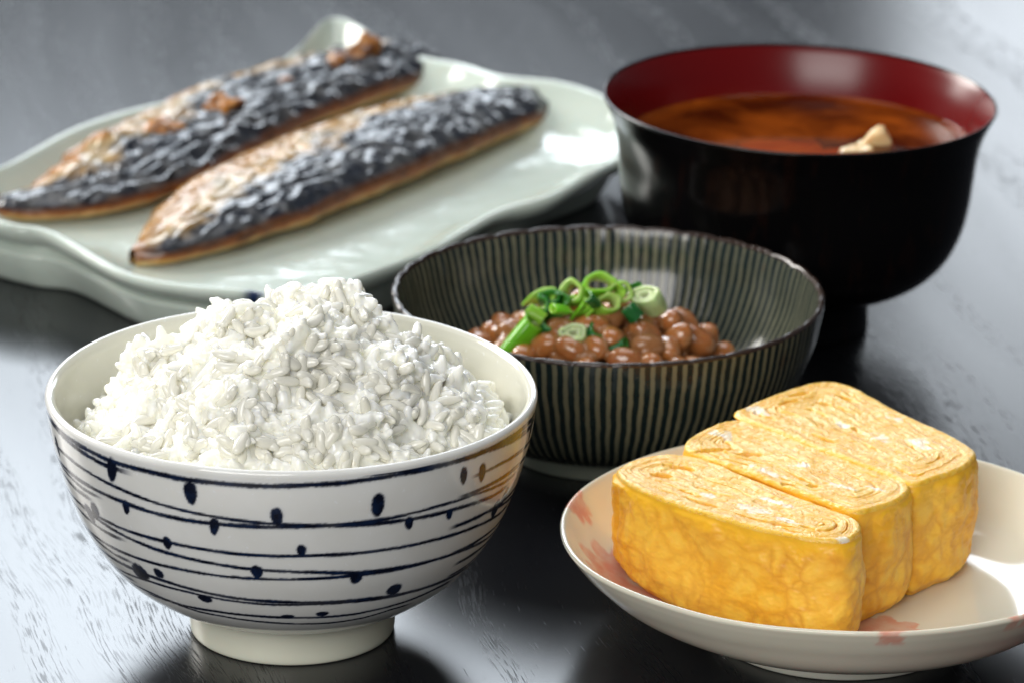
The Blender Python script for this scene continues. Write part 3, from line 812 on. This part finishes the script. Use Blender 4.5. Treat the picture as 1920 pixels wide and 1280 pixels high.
def egg_materials():
    m = NT('omelette_skin'); g = m.n('ShaderNodeNewGeometry').outputs['Position']
    oi = m.n('ShaderNodeObjectInfo').outputs['Random']
    warp = m.n('ShaderNodeVectorMath', {'operation': 'SCALE'}, _0=m.noise(g, 130, 3, 0.5, 0, 'Color'), Scale=0.0075).outputs[0]
    gw = m.n('ShaderNodeVectorMath', {'operation': 'ADD'}, _0=g, _1=warp).outputs[0]
    vd = m.n('ShaderNodeTexVoronoi', {'feature': 'DISTANCE_TO_EDGE'}, Vector=gw, Scale=165.0).outputs['Distance']
    vd2 = m.n('ShaderNodeTexVoronoi', {'feature': 'DISTANCE_TO_EDGE'}, Vector=gw, Scale=330.0).outputs['Distance']
    vein = m.ramp(vd, [(0.0, 1.0), (0.08, 0.6), (0.22, 0.0)])
    vein2 = m.ramp(vd2, [(0.0, 1.0), (0.22, 0.0)])
    reg = m.ramp(m.noise(g, 75, 3), [(0.30, 0.15), (0.52, 1.0)])
    reg2 = m.ramp(m.noise(m.mapping(g, loc=(3, 1, 2)), 95, 3), [(0.48, 0.0), (0.66, 1.0)])
    base = m.mix(m.noise(g, 110, 3), (0.93, 0.47, 0.035), (0.94, 0.58, 0.080))
    # plain yellow band below the cut edge
    top = m.attr('top', 'Fac')
    base = m.mix(m.ramp(m.noise(g, 60, 2), [(0.42, 0.0), (0.62, 1.0)]), base, (0.90, 0.46, 0.030))
    keep = m.math('SUBTRACT', 1.0, top)
    v = m.math('MULTIPLY', m.math('MAXIMUM', m.math('MULTIPLY', vein, reg), m.math('MULTIPLY', m.math('MULTIPLY', vein2, reg2), 0.5)), keep)
    c = m.mix(m.math('MULTIPLY', v, 0.52), base, (0.62, 0.23, 0.018))
    c = m.mix(m.math('MULTIPLY', m.math('MULTIPLY', m.ramp(vd, [(0.12, 0.0), (0.40, 1.0)]), keep), 0.45), c, (0.96, 0.62, 0.10))
    brown = m.math('MULTIPLY', m.ramp(m.noise(g, 48, 4, 0.6), [(0.50, 0.0), (0.72, 1.0)]), keep)
    c = m.mix(m.math('MULTIPLY', brown, 0.55), c, (0.60, 0.21, 0.014))
    c = m.mix(m.math('MULTIPLY', top, 0.9), c, (0.95, 0.50, 0.026))
    m.p(Base_Color=c, Roughness=0.38, IOR=1.42, Subsurface_Weight=0.35, Subsurface_Scale=0.004,
        Normal=m.bump(m.math('SUBTRACT', m.noise(g, 260, 3), m.math('MULTIPLY', v, 0.10)), 0.30, 0.0007))
    m.b.inputs['Subsurface Radius'].default_value = (1.0, 0.55, 0.12)
    skin = m.m
    m = NT('omelette_cut'); g = m.n('ShaderNodeNewGeometry').outputs['Position']
    col_ = m.attr('layers')
    pores = m.noise(g, 1300, 3, 0.6)
    c = m.mix(m.ramp(m.noise(g, 700, 3), [(0.40, 0.0), (0.68, 0.5)]), col_, (0.92, 0.64, 0.17))
    pit = m.ramp(m.noise(g, 900, 2), [(0.60, 0.0), (0.70, 1.0)])
    c = m.mix(m.math('MULTIPLY', pit, 0.40), c, (0.72, 0.33, 0.02))
    m.p(Base_Color=c, Roughness=m.ramp(m.noise(g, 160, 2), [(0.4, 0.16), (0.65, 0.36)]), IOR=1.42, Subsurface_Weight=0.35, Subsurface_Scale=0.004, Coat_Weight=0.20, Coat_Roughness=0.22,
        Normal=m.bump(m.math('SUBTRACT', m.math('MULTIPLY_ADD', m.noise(g, 620, 2), 1.2, pores), m.math('MULTIPLY', pit, 0.7)), 0.5, 0.0006))
    m.b.inputs['Subsurface Radius'].default_value = (1.0, 0.6, 0.2)
    return skin, m.m
M_skin, M_cut = egg_materials()

def egg_slice(outline, topz, tilt, seed, label, whites, holes):
    O = np.array(outline, float) / 1000
    c0 = O.mean(0)
    N = 420
    out = resample(np.concatenate([catmull(O, 900, True), catmull(O, 900, True)[:1]]), N + 1)[:N]
    # long axis of the slice: layers wrap round a segment along it
    q = out - c0
    _, vec = np.linalg.eigh(q.T @ q); ax = vec[:, 1]; nx_ = vec[:, 0]
    s = q @ ax; half = (s.max() - s.min()) / 2; mid = (s.max() + s.min()) / 2
    wid = np.percentile(np.abs(q @ nx_), 75)
    seg = max(half - wid * .9, .004)
    core = c0 + np.clip((s - mid) * .97, -seg, seg)[:, None] * ax + mid * ax
    K = 95
    t = np.linspace(0, 1, K)
    G = out[None] * (1 - t)[:, None, None] + core[None] * t[:, None, None]
    x, y = G[..., 0], G[..., 1]
    tz = topz + tilt[0] * (x - c0[0]) + tilt[1] * (y - c0[1])
    round_ = np.minimum(t / .09, 1.0)[:, None]
    fillet = -.0010 * (1 - np.sqrt(np.clip(1 - (1 - round_) ** 2, 0, 1)))
    p3 = np.stack([x * 1000, y * 1000, np.full_like(x, seed * 7.7)], -1)
    layer = t[:, None] * 3.6 + .42 * noise(p3 * .09) + .12 * noise(p3 * .35) + .06 * np.arctan2(*(G - c0)[..., ::-1].transpose(2, 0, 1))
    fr_ = np.abs((layer % 1) - .5) * 2                          # 1 at layer boundary
    gap = sstep(.80, .99, fr_)
    open_ = sstep(.10, .52, noise(p3 * .11 + 31.7)) * sstep(.16, .30, t)[:, None]
    fine = sstep(.86, .99, fr_) * sstep(.14, .2, t)[:, None]
    d = -.0020 * gap * open_ - .00008 * fine
    d = d + .00022 * fbm(p3 * .16, 2) + .00007 * noise(p3 * 1.2) + .00005 * (np.sin(layer * 6.283))
    arc = (s * 1000)[None] * np.ones_like(x)
    strk = noise(np.stack([layer * 3.1, arc * .10, np.full_like(x, seed * 3.3)], -1)) + .6 * noise(np.stack([layer * 7., arc * .22, np.full_like(x, seed * 5.3)], -1))
    strk = strk * sstep(.10, .2, t)[:, None]
    d = d + .00020 * strk
    for (hx, hy, hl, hw, ha) in holes:
        dx, dy = x * 1000 - hx, y * 1000 - hy
        ca, sa = math.cos(ha), math.sin(ha)
        u, w_ = dx * ca + dy * sa, -dx * sa + dy * ca
        qq = np.hypot(u / hl, w_ / hw) + .3 * noise(p3 * .6)
        d = d - .0034 * (1 - sstep(.55, 1.05, qq))
    z = tz + fillet + d
    V = np.stack([x, y, z], -1)
    base = np.array([.84, .43, .030]) * np.ones(V.shape)
    k1 = (.5 + .5 * np.clip(noise(p3 * .13 + 4) * 2, -1, 1))[..., None]
    base = base * (1 - .6 * k1) + np.array([.84, .51, .075]) * .6 * k1
    mid_ = sstep(.45, .9, t)[:, None, None] * np.clip(.5 + noise(p3 * .1 + 9)[..., None], 0, 1)
    base = base * (1 - .5 * mid_) + np.array([.80, .57, .13]) * .5 * mid_
    deep = np.clip((gap * open_)[..., None] + .8 * fine[..., None], 0, 1)
    base = base * (1 - deep * .95) + np.array([.76, .33, .014]) * deep * .95
    rimc = (1 - sstep(.03, .13, t))[:, None, None]
    base = base * (1 - rimc * .8) + np.array([.86, .50, .035]) * rimc * .8
    dk = np.clip(-strk * 1.5, 0, 1)[..., None] * .55; lt = np.clip(strk * 1.4 - .2, 0, 1)[..., None] * .45
    base = base * (1 - dk) + np.array([.74, .33, .018]) * dk
    base = base * (1 - lt) + np.array([.88, .66, .22]) * lt
    wt = np.zeros(x.shape)
    for (hx, hy, hl, hw, ha) in whites:
        dx, dy = x * 1000 - hx, y * 1000 - hy
        ca, sa = math.cos(ha), math.sin(ha)
        u, w_ = dx * ca + dy * sa, -dx * sa + dy * ca
        qq = np.hypot(u / hl, w_ / hw) + .9 * noise(p3 * .45) + .35 * noise(p3 * 1.5)
        wt = np.maximum(wt, 1 - sstep(.35, 1.05, qq))
    base = base * (1 - .85 * wt[..., None]) + np.array([.84, .82, .74]) * .85 * wt[..., None]
    org = np.array([c0[0], c0[1], float(plate_z(c0[0], c0[1]))])
    root = thing('omelette_slice', tuple(org), label, 'omelette', 'rolled omelette slices')
    me = mesh('cut_face', V.reshape(-1, 3) - org, grid_faces(K, N, flip=True))
    set_color(me, base.reshape(-1, 3), 'layers')
    obj('cut_face', me, M_cut, root)
    # browned outer skin, from the cut edge down to the plate
    K2 = 120
    g = np.linspace(0, 1, K2)
    cdir = (out - core); ln = np.linalg.norm(cdir, axis=1)[:, None]; cdir = cdir / ln
    px = out[None] * np.ones((K2, 1, 1))
    zb = plate_z(out[:, 0], out[:, 1]) + .0004
    zt = V[0, :, 2]
    Z = zt[None] * (1 - g)[:, None] + zb[None] * g[:, None]
    ph = np.stack([px[..., 0] * 1000, px[..., 1] * 1000, Z * 1000], -1)
    amt = sstep(0, .05, g)[:, None]
    bulge = .0011 * np.sin(g * math.pi)[:, None] * np.ones(N) + .0011 * noise(ph * .10 + seed) + .0004 * noise(ph * .33 + 3) + .00016 * noise(ph * 1.1)
    # vertical fold near the end of the roll, where the last turn was closed
    foot_in = -.0020 * sstep(.86, 1.0, g)[:, None] ** 2
    fold = -.0009 * np.exp(-(((s - s.max() * .83) / .0008) ** 2))[None] * sstep(.0, .2, g)[:, None] * (1 if seed == 1 else .4)
    off = (bulge * amt + foot_in + fold)[..., None] * cdir[None]
    W = np.concatenate([px + off, Z[..., None]], -1)
    W[0] = V[0]
    cap = np.concatenate([W[-1, :, :2] * .1 + core * .9, zb[:, None] + 0 * W[-1, :, 2:]], 1)
    W = np.concatenate([W.reshape(-1, 3), cap])
    me = mesh('browned_skin', W - org, grid_faces(K2 + 1, N, flip=False))
    topf = 1 - sstep(.03, .15, g[:, None] + .06 * noise(ph * .2))
    set_float(me, np.concatenate([topf.ravel(), np.zeros(N)]), 'top')
    obj('browned_skin', me, M_skin, root)
    return root

egg_slice([(79.2, 12), (83.5, 20.5), (92, 24.8), (101, 22.0), (110, 11), (121, -1.5), (131, -12), (136.2, -18), (136.6, -25), (132, -31.5), (124, -30.5), (110, -22.5), (96, -11.5), (84.5, 0.5)],
          .0372, (0, 0), 1, 'nearest rolled omelette slice, its long browned side facing the viewer', 
          [(101.5, -4, 2.6, 1.2, -.6), (112, -12, 4.5, 2.2, -.6), (120, -20, 4, 1.2, -.7), (118, -8, 6, 1.3, -.75), (133, -31, 2.5, 1.5, 0)],
          [(94.5, 15.5, 4.2, 1.5, -.4), (90.5, 9.5, 3.2, 1.3, -.3), (118, -22.5, 3.4, .7, -.5), (124, -24, 2.0, .7, -.6)])
egg_slice([(96.5, 29), (98.5, 37), (103.5, 44), (109.5, 49.2), (117, 44), (128, 31), (140, 17.5), (149, 8.5), (150.6, 2), (147, -5.5), (140.5, -11.5), (136, -13.5), (130, -8), (119.5, 3.5), (109, 14.5), (101, 22.5)],
          .0375, (0, 0), 2, 'middle rolled omelette slice wedged between the nearest and the widest slice',
          [(106, 38, 4, 2.2, -.9), (117, 12, 6, 1.4, -.8), (125, 17, 2.6, 2.4, -.4), (134, 3, 5, 1.1, -.7), (143, 1, 3, 1.2, -.6)],
          [(104, 27, 5, 1.1, .3), (112, 24.5, 3.4, 1.0, -.1), (121, 4, 2.4, .8, -.6), (127, 3, 1.5, 1.0, 0)])
egg_slice([(110, 51.5), (113.5, 58.5), (120, 66), (127, 73), (133.5, 77.2), (140, 75.5), (145.5, 67), (152, 55.5), (160.5, 43.5), (167, 33), (168.8, 25), (164.5, 15.5), (157, 8), (151, 4), (145.5, 10.5), (134, 23), (121, 38)],
          .0380, (0, 0), 3, 'farthest and widest rolled omelette slice at the back of the small plate',
          [(116, 55, 5, 2.6, -.8), (150, 50, 3, 1.6, -.8), (146, 36, 3.4, 2.6, -.6), (155, 32, 4, 3.0, -.9), (137, 44, 3, 1.4, -.8)],
          [(127, 67, 3.6, 1.1, .5), (133, 60, 2.4, 1.0, -.6), (124, 61, 3.2, .9, .7), (139, 64, 4, .7, -.8)])
# a thin crumb of omelette beside the nearest slice

# ================================================================== LONG PLATE WITH GRILLED MACKEREL
RIM = [(-9,184),(5,199),(24,229),(47,270),(67,287),(84,322),(99,352),(95,378),(81,399),(67,411),(50,419),(35,440),(14,457),(-9,489),(-21,449),(-38,415),(-60,387),(-88,350),(-106,318),(-121,296),(-116,266),(-99,250),(-84,243),(-60,214),(-42,202),(-24,194)]
FX, FY = -.010, .335
rim = catmull(np.array(RIM) / 1000.0, 420, True)
rim = resample(np.concatenate([rim, rim[:1]]), 421)[:420]
wave = .0016 * np.sin(np.linspace(0, 2 * math.pi, 420, endpoint=False) * 6 + 1.0)
def plate_ring(s, z, inset=0, inset_wall=False):
    c = np.array([FX, FY]); d = rim - c
    L = np.linalg.norm(d, axis=1)[:, None]
    n_ = d / L
    if z < .0165 and inset > .003 and inset_wall: inset = inset + .012 * np.clip(n_[:, :1] * .8 - n_[:, 1:] * .3, 0, 1) * min(1, (.0165 - z) / .004)
    return np.concatenate([rim * s + c * (1 - s) - n_ * inset, (z + wave * np.clip((z - .008) / .012, 0, 1))[:, None] * np.ones((420, 1))], 1)
prof = [(1, .0014, .024), (1, 0, .016), (1, 0, .0125), (1, .001, .0105), (1, .005, .0080), (1, .009, .0062), (1, .0110, .0060), (1, .0123, .0085), (1, .0140, .0080), (1, .0152, .0030), (1, .0172, .0008), (1, .0190, 0), (1, .0203, .0006), (1, .0207, .0020), (1, .0198, .0042), (1, .0170, .0080), (1, .0140, .0125), (1, .0112, .018), (1, .0096, .024), (1, .0090, .032), (.6, .0087, .02), (.3, .0086, .01), (.02, .0086, 0)]
pp = catmull(np.array([[a, b, c] for a, b, c in prof]), 110)
V = np.stack([plate_ring(a, b, c, k_ < 48) for k_, (a, b, c) in enumerate(pp)])
V = V.reshape(-1, 3)
V[:, 2] = np.maximum(V[:, 2], 0)
org = np.array([FX, FY, 0])
fp = thing('long_plate', (FX, FY, 0), 'long pale celadon plate with wavy raised rim holding two grilled fish fillets', 'plate')
me = mesh('dish', V - org, grid_faces(len(pp), 420))
# blue brush mark on the near corner of the rim
blue = np.exp(-(((V[:, 0] + .020) / .0035) ** 2 + ((V[:, 1] - .192) / .0030) ** 2)) * (V[:, 2] > .017)
set_float(me, np.clip(blue * 1.6, 0, 1), 'blue')
m = NT('celadon_glaze'); co = m.coord('Object')
c = m.mix(m.noise(co, 45, 4), (0.46, 0.53, 0.47), (0.57, 0.63, 0.56))
c = m.mix(m.ramp(m.noise(co, 260, 2), [(0.62, 0.0), (0.75, 0.5)]), c, (0.46, 0.49, 0.40))
c = m.mix(m.attr('blue', 'Fac'), c, (0.01, 0.02, 0.06))
m.p(Base_Color=c, Roughness=0.10, IOR=1.5, Subsurface_Weight=0.08, Subsurface_Scale=0.002, Normal=m.bump(m.noise(co, 60, 3), 0.28, 0.0016))
M_celadon = m.m
obj('dish', me, m.m, fp)

def fish_materials():
    m = NT('grilled_mackerel_skin'); g = m.n('ShaderNodeNewGeometry').outputs['Position']
    c = m.attr('skin')
    blot = m.ramp(m.noise(g, 170, 3, 0.6), [(0.45, 0.0), (0.65, 1.0)])
    c = m.mix(m.math('MULTIPLY', blot, 0.35), c, (0.012, 0.014, 0.020))
    m.p(Base_Color=c, Roughness=m.ramp(m.noise(g, 220, 3), [(0.35, 0.14), (0.7, 0.34)]), IOR=1.5, Specular_IOR_Level=0.36, Coat_Weight=0.12, Coat_Roughness=0.08,
        Normal=m.bump(m.noise(m.mapping(g, rot=(0, 0, R(-58)), scale=(1.0, .45, 1.0)), 95, 2, 0.40, 0.5), 0.50, 0.0036))
    skin = m.m
    m = NT('grilled_mackerel_flesh'); g = m.n('ShaderNodeNewGeometry').outputs['Position']
    z = m.attr('lift', 'Fac')
    c = m.mix(m.ramp(m.noise(g, 140, 3), [(0.35, 0.0), (0.7, 1.0)]), (0.60, 0.34, 0.10), (0.74, 0.54, 0.26))
    zn = m.math('ADD', z, m.math('MULTIPLY', m.math('SUBTRACT', m.noise(g, 110, 3), 0.5), 0.7))
    c = m.mix(m.ramp(zn, [(0.45, 0.0), (0.80, 1.0)]), c, (0.26, 0.075, 0.016))
    c = m.mix(m.ramp(zn, [(0.90, 0.0), (1.15, 1.0)]), c, (0.050, 0.016, 0.006))
    m.p(Base_Color=c, Roughness=0.33, IOR=1.45, Subsurface_Weight=0.2, Subsurface_Scale=0.003, Normal=m.bump(m.noise(g, 260, 4), 0.6, 0.0016))
    m.b.inputs['Subsurface Radius'].default_value = (1.0, 0.5, 0.2)
    return skin, m.m
M_fskin, M_flesh = fish_materials()

def fillet(center, width, height, seed, label, charred, belly, extra=None):
    C_ = resample(catmull(np.array(center) / 1000.0, 300), 300)
    n = 300
    u = np.linspace(0, 1, n)
    T = np.gradient(C_, axis=0); T /= np.linalg.norm(T, axis=1)[:, None]
    for _ in range(30): T[1:-1] = (T[:-2] + T[1:-1] + T[2:]) / 3
    T /= np.linalg.norm(T, axis=1)[:, None]
    Nn = np.stack([-T[:, 1], T[:, 0]], 1)                     # points to the far side
    w = np.interp(u, width[0], np.array(width[1]) / 1000); h = np.interp(u, height[0], np.array(height[1]) / 1000)
    for _ in range(8):
        w[1:-1] = (w[:-2] + w[1:-1] + w[2:]) / 3; h[1:-1] = (h[:-2] + h[1:-1] + h[2:]) / 3
    S = 110
    s = np.linspace(-1, 1, S)                                  # -1 near the viewer (back of fish), +1 belly
    ss = s[:, None]; uu = u[None, :]
    one = np.ones((S, n))
    edge = 1 + .05 * noise(np.stack([uu * 9 * one, np.sign(ss) * 3 * one, seed * one], -1)) + (.24 if charred else .10) * np.clip(noise(np.stack([uu * 22 * one, 5. * one, seed * one], -1)), 0, 1) * (ss > .2)
    X = C_[None, :, 0] + Nn[None, :, 0] * ss * w * edge
    Y = C_[None, :, 1] + Nn[None, :, 1] * ss * w * edge
    dome = (1 - np.abs(ss) ** 2.6) ** .75
    lowedge = np.where(ss < 0, .50, .34)
    Zt = .0092 + h[None] * (lowedge + (1 - lowedge) * dome)
    q = np.stack([X * 1000, Y * 1000, np.full_like(X, seed * 3.1)], -1)
    ca, sa = math.cos(1.0), math.sin(1.0)
    qa = np.stack([(q[..., 0] * ca + q[..., 1] * sa) * .22, (-q[..., 0] * sa + q[..., 1] * ca) * .5, q[..., 2]], -1)
    wr = noise(qa * .5) * .0006 + (1 - np.abs(noise(qa * .45 + 3))) ** 4 * .0009
    fade = sstep(0, .12, 1 - np.abs(ss)) * .8 + .2
    Zt = Zt + wr * fade * (1.35 if charred else .9) * np.minimum(1, h[None] / .01)
    if extra is not None: X, Y, Zt = extra(uu, ss, X, Y, Zt, Nn)
    V = np.stack([X, Y, Zt], -1)
    # skin colours: blue-black back with silver flecks, golden brown belly side, burnt edges
    n1 = fbm(q * .09 + 2, 3); n2 = noise(q * .17 + 7) + .5 * noise(q * .4); n3 = noise(q * .8)
    dark = np.array([.020, .024, .034]); silver = np.array([.10, .10, .10]); gold = np.array([.46, .25, .05]); cream = np.array([.42, .32, .16]); brown = np.array([.30, .10, .02]); burn = np.array([.012, .010, .010])
    k = np.clip(.35 + .9 * n2 + .5 * n1, 0, 1)[..., None]
    Cc = dark * (1 - k) + silver * k
    bl = np.interp(u, belly[0], belly[1])[None, :]
    b = sstep(bl - .22, bl + .18, ss + .28 * n1 + .12 * n2)[..., None]
    g2 = np.clip(.5 + n1, 0, 1)[..., None]
    Cc = Cc * (1 - b) + (cream * (1 - g2) + gold * g2) * b
    b2 = sstep(bl + .22, bl + .5, ss + .3 * n1)[..., None]
    og = np.array([.42, .16, .020]) if charred else gold * .6 + brown * .4
    Cc = Cc * (1 - b2 * .85) + og * b2 * .85
    st = sstep(.15, .6, np.sin((uu * 46 + ss * 1.6 + 1.5 * noise(q * .12)) * 2.2) * .6 + .5 * n2)[..., None] * (1 - b) * .75
    Cc = Cc * (1 - st) + dark * .6 * st
    if charred:
        bu = sstep(.30, .62, noise(q * .07 + 11) + .3 * n2)[..., None]
        Cc = Cc * (1 - bu) + burn * bu
    e = (sstep(.90, 1.0, np.abs(ss)) * (ss < 0))[..., None] * np.ones((1, n, 1))
    Cc = Cc * (1 - e * .8) + brown * .5 * e * .8
    tip = (1 - sstep(.0, .035, uu))[..., None] * np.ones((S, 1, 1))
    Cc = Cc * (1 - tip * .7) + brown * tip * .7
    c0 = C_[n // 2]; org = np.array([c0[0], c0[1], .0092])
    root = thing('mackerel_fillet', tuple(org), label, 'fish', 'grilled mackerel fillets')
    me = mesh('fish_skin', V.reshape(-1, 3) - org, grid_faces(S, n, False, flip=False))
    set_color(me, Cc.reshape(-1, 3), 'skin')
    obj('fish_skin', me, M_fskin, root)
    # flesh: side walls and underside
    K = 26
    rows, lift = [], []
    for g in np.linspace(0, 1, K):
        base_z = .0092 + 0 * V[0, :, 2]
        inset = .10 + .26 * g ** 1.6
        bulge = .03 * math.sin(g * math.pi)
        for_side = []
        near = V[0].copy(); e2 = -Nn * (w * (bulge))[:, None]; i2 = Nn * (w * inset * g)[:, None]
        near[:, :2] += e2 * 1.0 + i2
        near[:, 2] = V[0, :, 2] * (1 - g) + base_z * g
        qn = np.stack([near[:, 0] * 1000, near[:, 1] * 1000, near[:, 2] * 1000], -1)
        near[:, :2] -= Nn * (.0007 * noise(qn * .3))[:, None] * math.sin(g * math.pi)
        rows.append(near); lift.append(np.full(n, 1 - g))
    rows2, lift2 = [], []
    for g in np.linspace(1, 0, K):
        far = V[-1].copy()
        far[:, :2] += Nn * (w * .03 * math.sin(g * math.pi))[:, None] - Nn * (w * (.10 + .26 * g ** 1.6) * g)[:, None]
        far[:, 2] = V[-1, :, 2] * (1 - g) + .0092 * g
        rows2.append(far); lift2.append(np.full(n, 1 - g))
    W = np.stack(rows + rows2)
    W = np.concatenate([W, W[:1]])
    W = W.reshape(-1, 3)
    lf = np.concatenate(lift + lift2 + lift[:1])
    me = mesh('fish_flesh', W - org, grid_faces(2 * K, n, False, flip=True))
    me2v = me
    a = me.attributes.new('lift', 'FLOAT', 'POINT'); a.data.foreach_set('value', lf.astype(np.float32)[:len(me.vertices)])
    obj('fish_flesh', me, M_flesh, root)
    return root

def peel(uu, ss, X, Y, Z, Nn):
    # skin of the far fillet curls up in burnt blisters towards the belly edge
    a = .0035 * np.exp(-((uu - .27) / .035) ** 2 - ((ss - .35) / .4) ** 2) + .0022 * np.exp(-((uu - .16) / .04) ** 2 - ((ss - .1) / .35) ** 2) - .0028 * np.exp(-((uu - .20) / .018) ** 2 - ((ss + .1) / .35) ** 2)
    return X, Y, Z + a
fillet([(-107,306),(-98,299),(-86,304),(-74,318),(-62,341),(-49,368),(-31,402),(-14,424),(2,444),(17,464)],
       ([0, .04, .12, .25, .45, .7, .9, 1.0], [2, 8, 16, 24, 25, 23, 20, 15]), ([0, .05, .15, .3, .6, .85, 1], [4, 7, 10, 13, 14, 13, 10]),
       1, 'farther grilled mackerel fillet with charred blistered skin along the back of the long plate', True, ([0, .2, .4, .6, 1], [.35, .0, .15, .35, .6]), peel)
fillet([(-60,251),(-53,257),(-45,269),(-33,290),(-17,316),(6,350),(26,377),(46,399),(62,415),(72,425)],
       ([0, .04, .12, .25, .45, .65, .85, 1.0], [2, 9, 17, 24, 26, 24, 16, 5]), ([0, .05, .15, .3, .6, .85, 1], [5, 8, 11, 14, 15, 12, 7]),
       2, 'nearer grilled mackerel fillet with silvery marbled skin and golden belly edge', False, ([0, .15, .4, .6, 1], [-.45, -.25, .0, .25, .6]))
f1 = bpy.data.objects['mackerel_fillet']
m = NT('torn_amber_flesh'); g = m.n('ShaderNodeNewGeometry').outputs['Position']
m.p(Base_Color=m.mix(m.ramp(m.noise(g, 170, 3), [(0.38, 0.0), (0.62, 1.0)]), (0.50, 0.20, 0.025), (0.10, 0.030, 0.010)), Roughness=0.3, Subsurface_Weight=0.2, Subsurface_Scale=0.003, Normal=m.bump(m.noise(g, 300, 3), 0.6, 0.0014))
for (x, y, z, d, r_) in [(1, 441, .018, (.0050, .0022, .0060), (.3, .5, 1.0)), (-6, 430, .018, (.0062, .0020, .0036), (.2, .2, 1.0)), (-20, 405, .0165, (.0075, .0026, .0030), (.1, .1, 1.05)), (-41, 374, .017, (.0070, .0028, .0048), (.2, -.3, 1.0)), (-58, 350, .016, (.0090, .0032, .0044), (.2, .1, 1.05)), (-66, 340, .015, (.0080, .0030, .0030), (.3, -.2, 1.1)), (-78, 318, .013, (.0060, .0024, .0026), (.1, .2, 1.0))]:
    d = tuple(1.55 * v_ for v_ in d); z += .0015
    o = obj('torn_flesh', chunk(*d, seed=int(x + 99), amp=.0016, taper=.6), m.m, f1)
    o.location = Vector((x / 1000, y / 1000, z)) - f1.location; o.rotation_euler = r_
# small burnt crumb of fish on the plate beyond the left tip
o = obj('fish_crumb', chunk(.0042, .0022, .0016, 5, .0008), M_flesh); o.location = (-.0935, .3285, .0112)
set_float(o.data, np.full(len(o.data.vertices), .3), 'lift')
tag(o, 'small orange-brown fish crumb on the pale rim beyond the left fish tip', 'fish crumb')
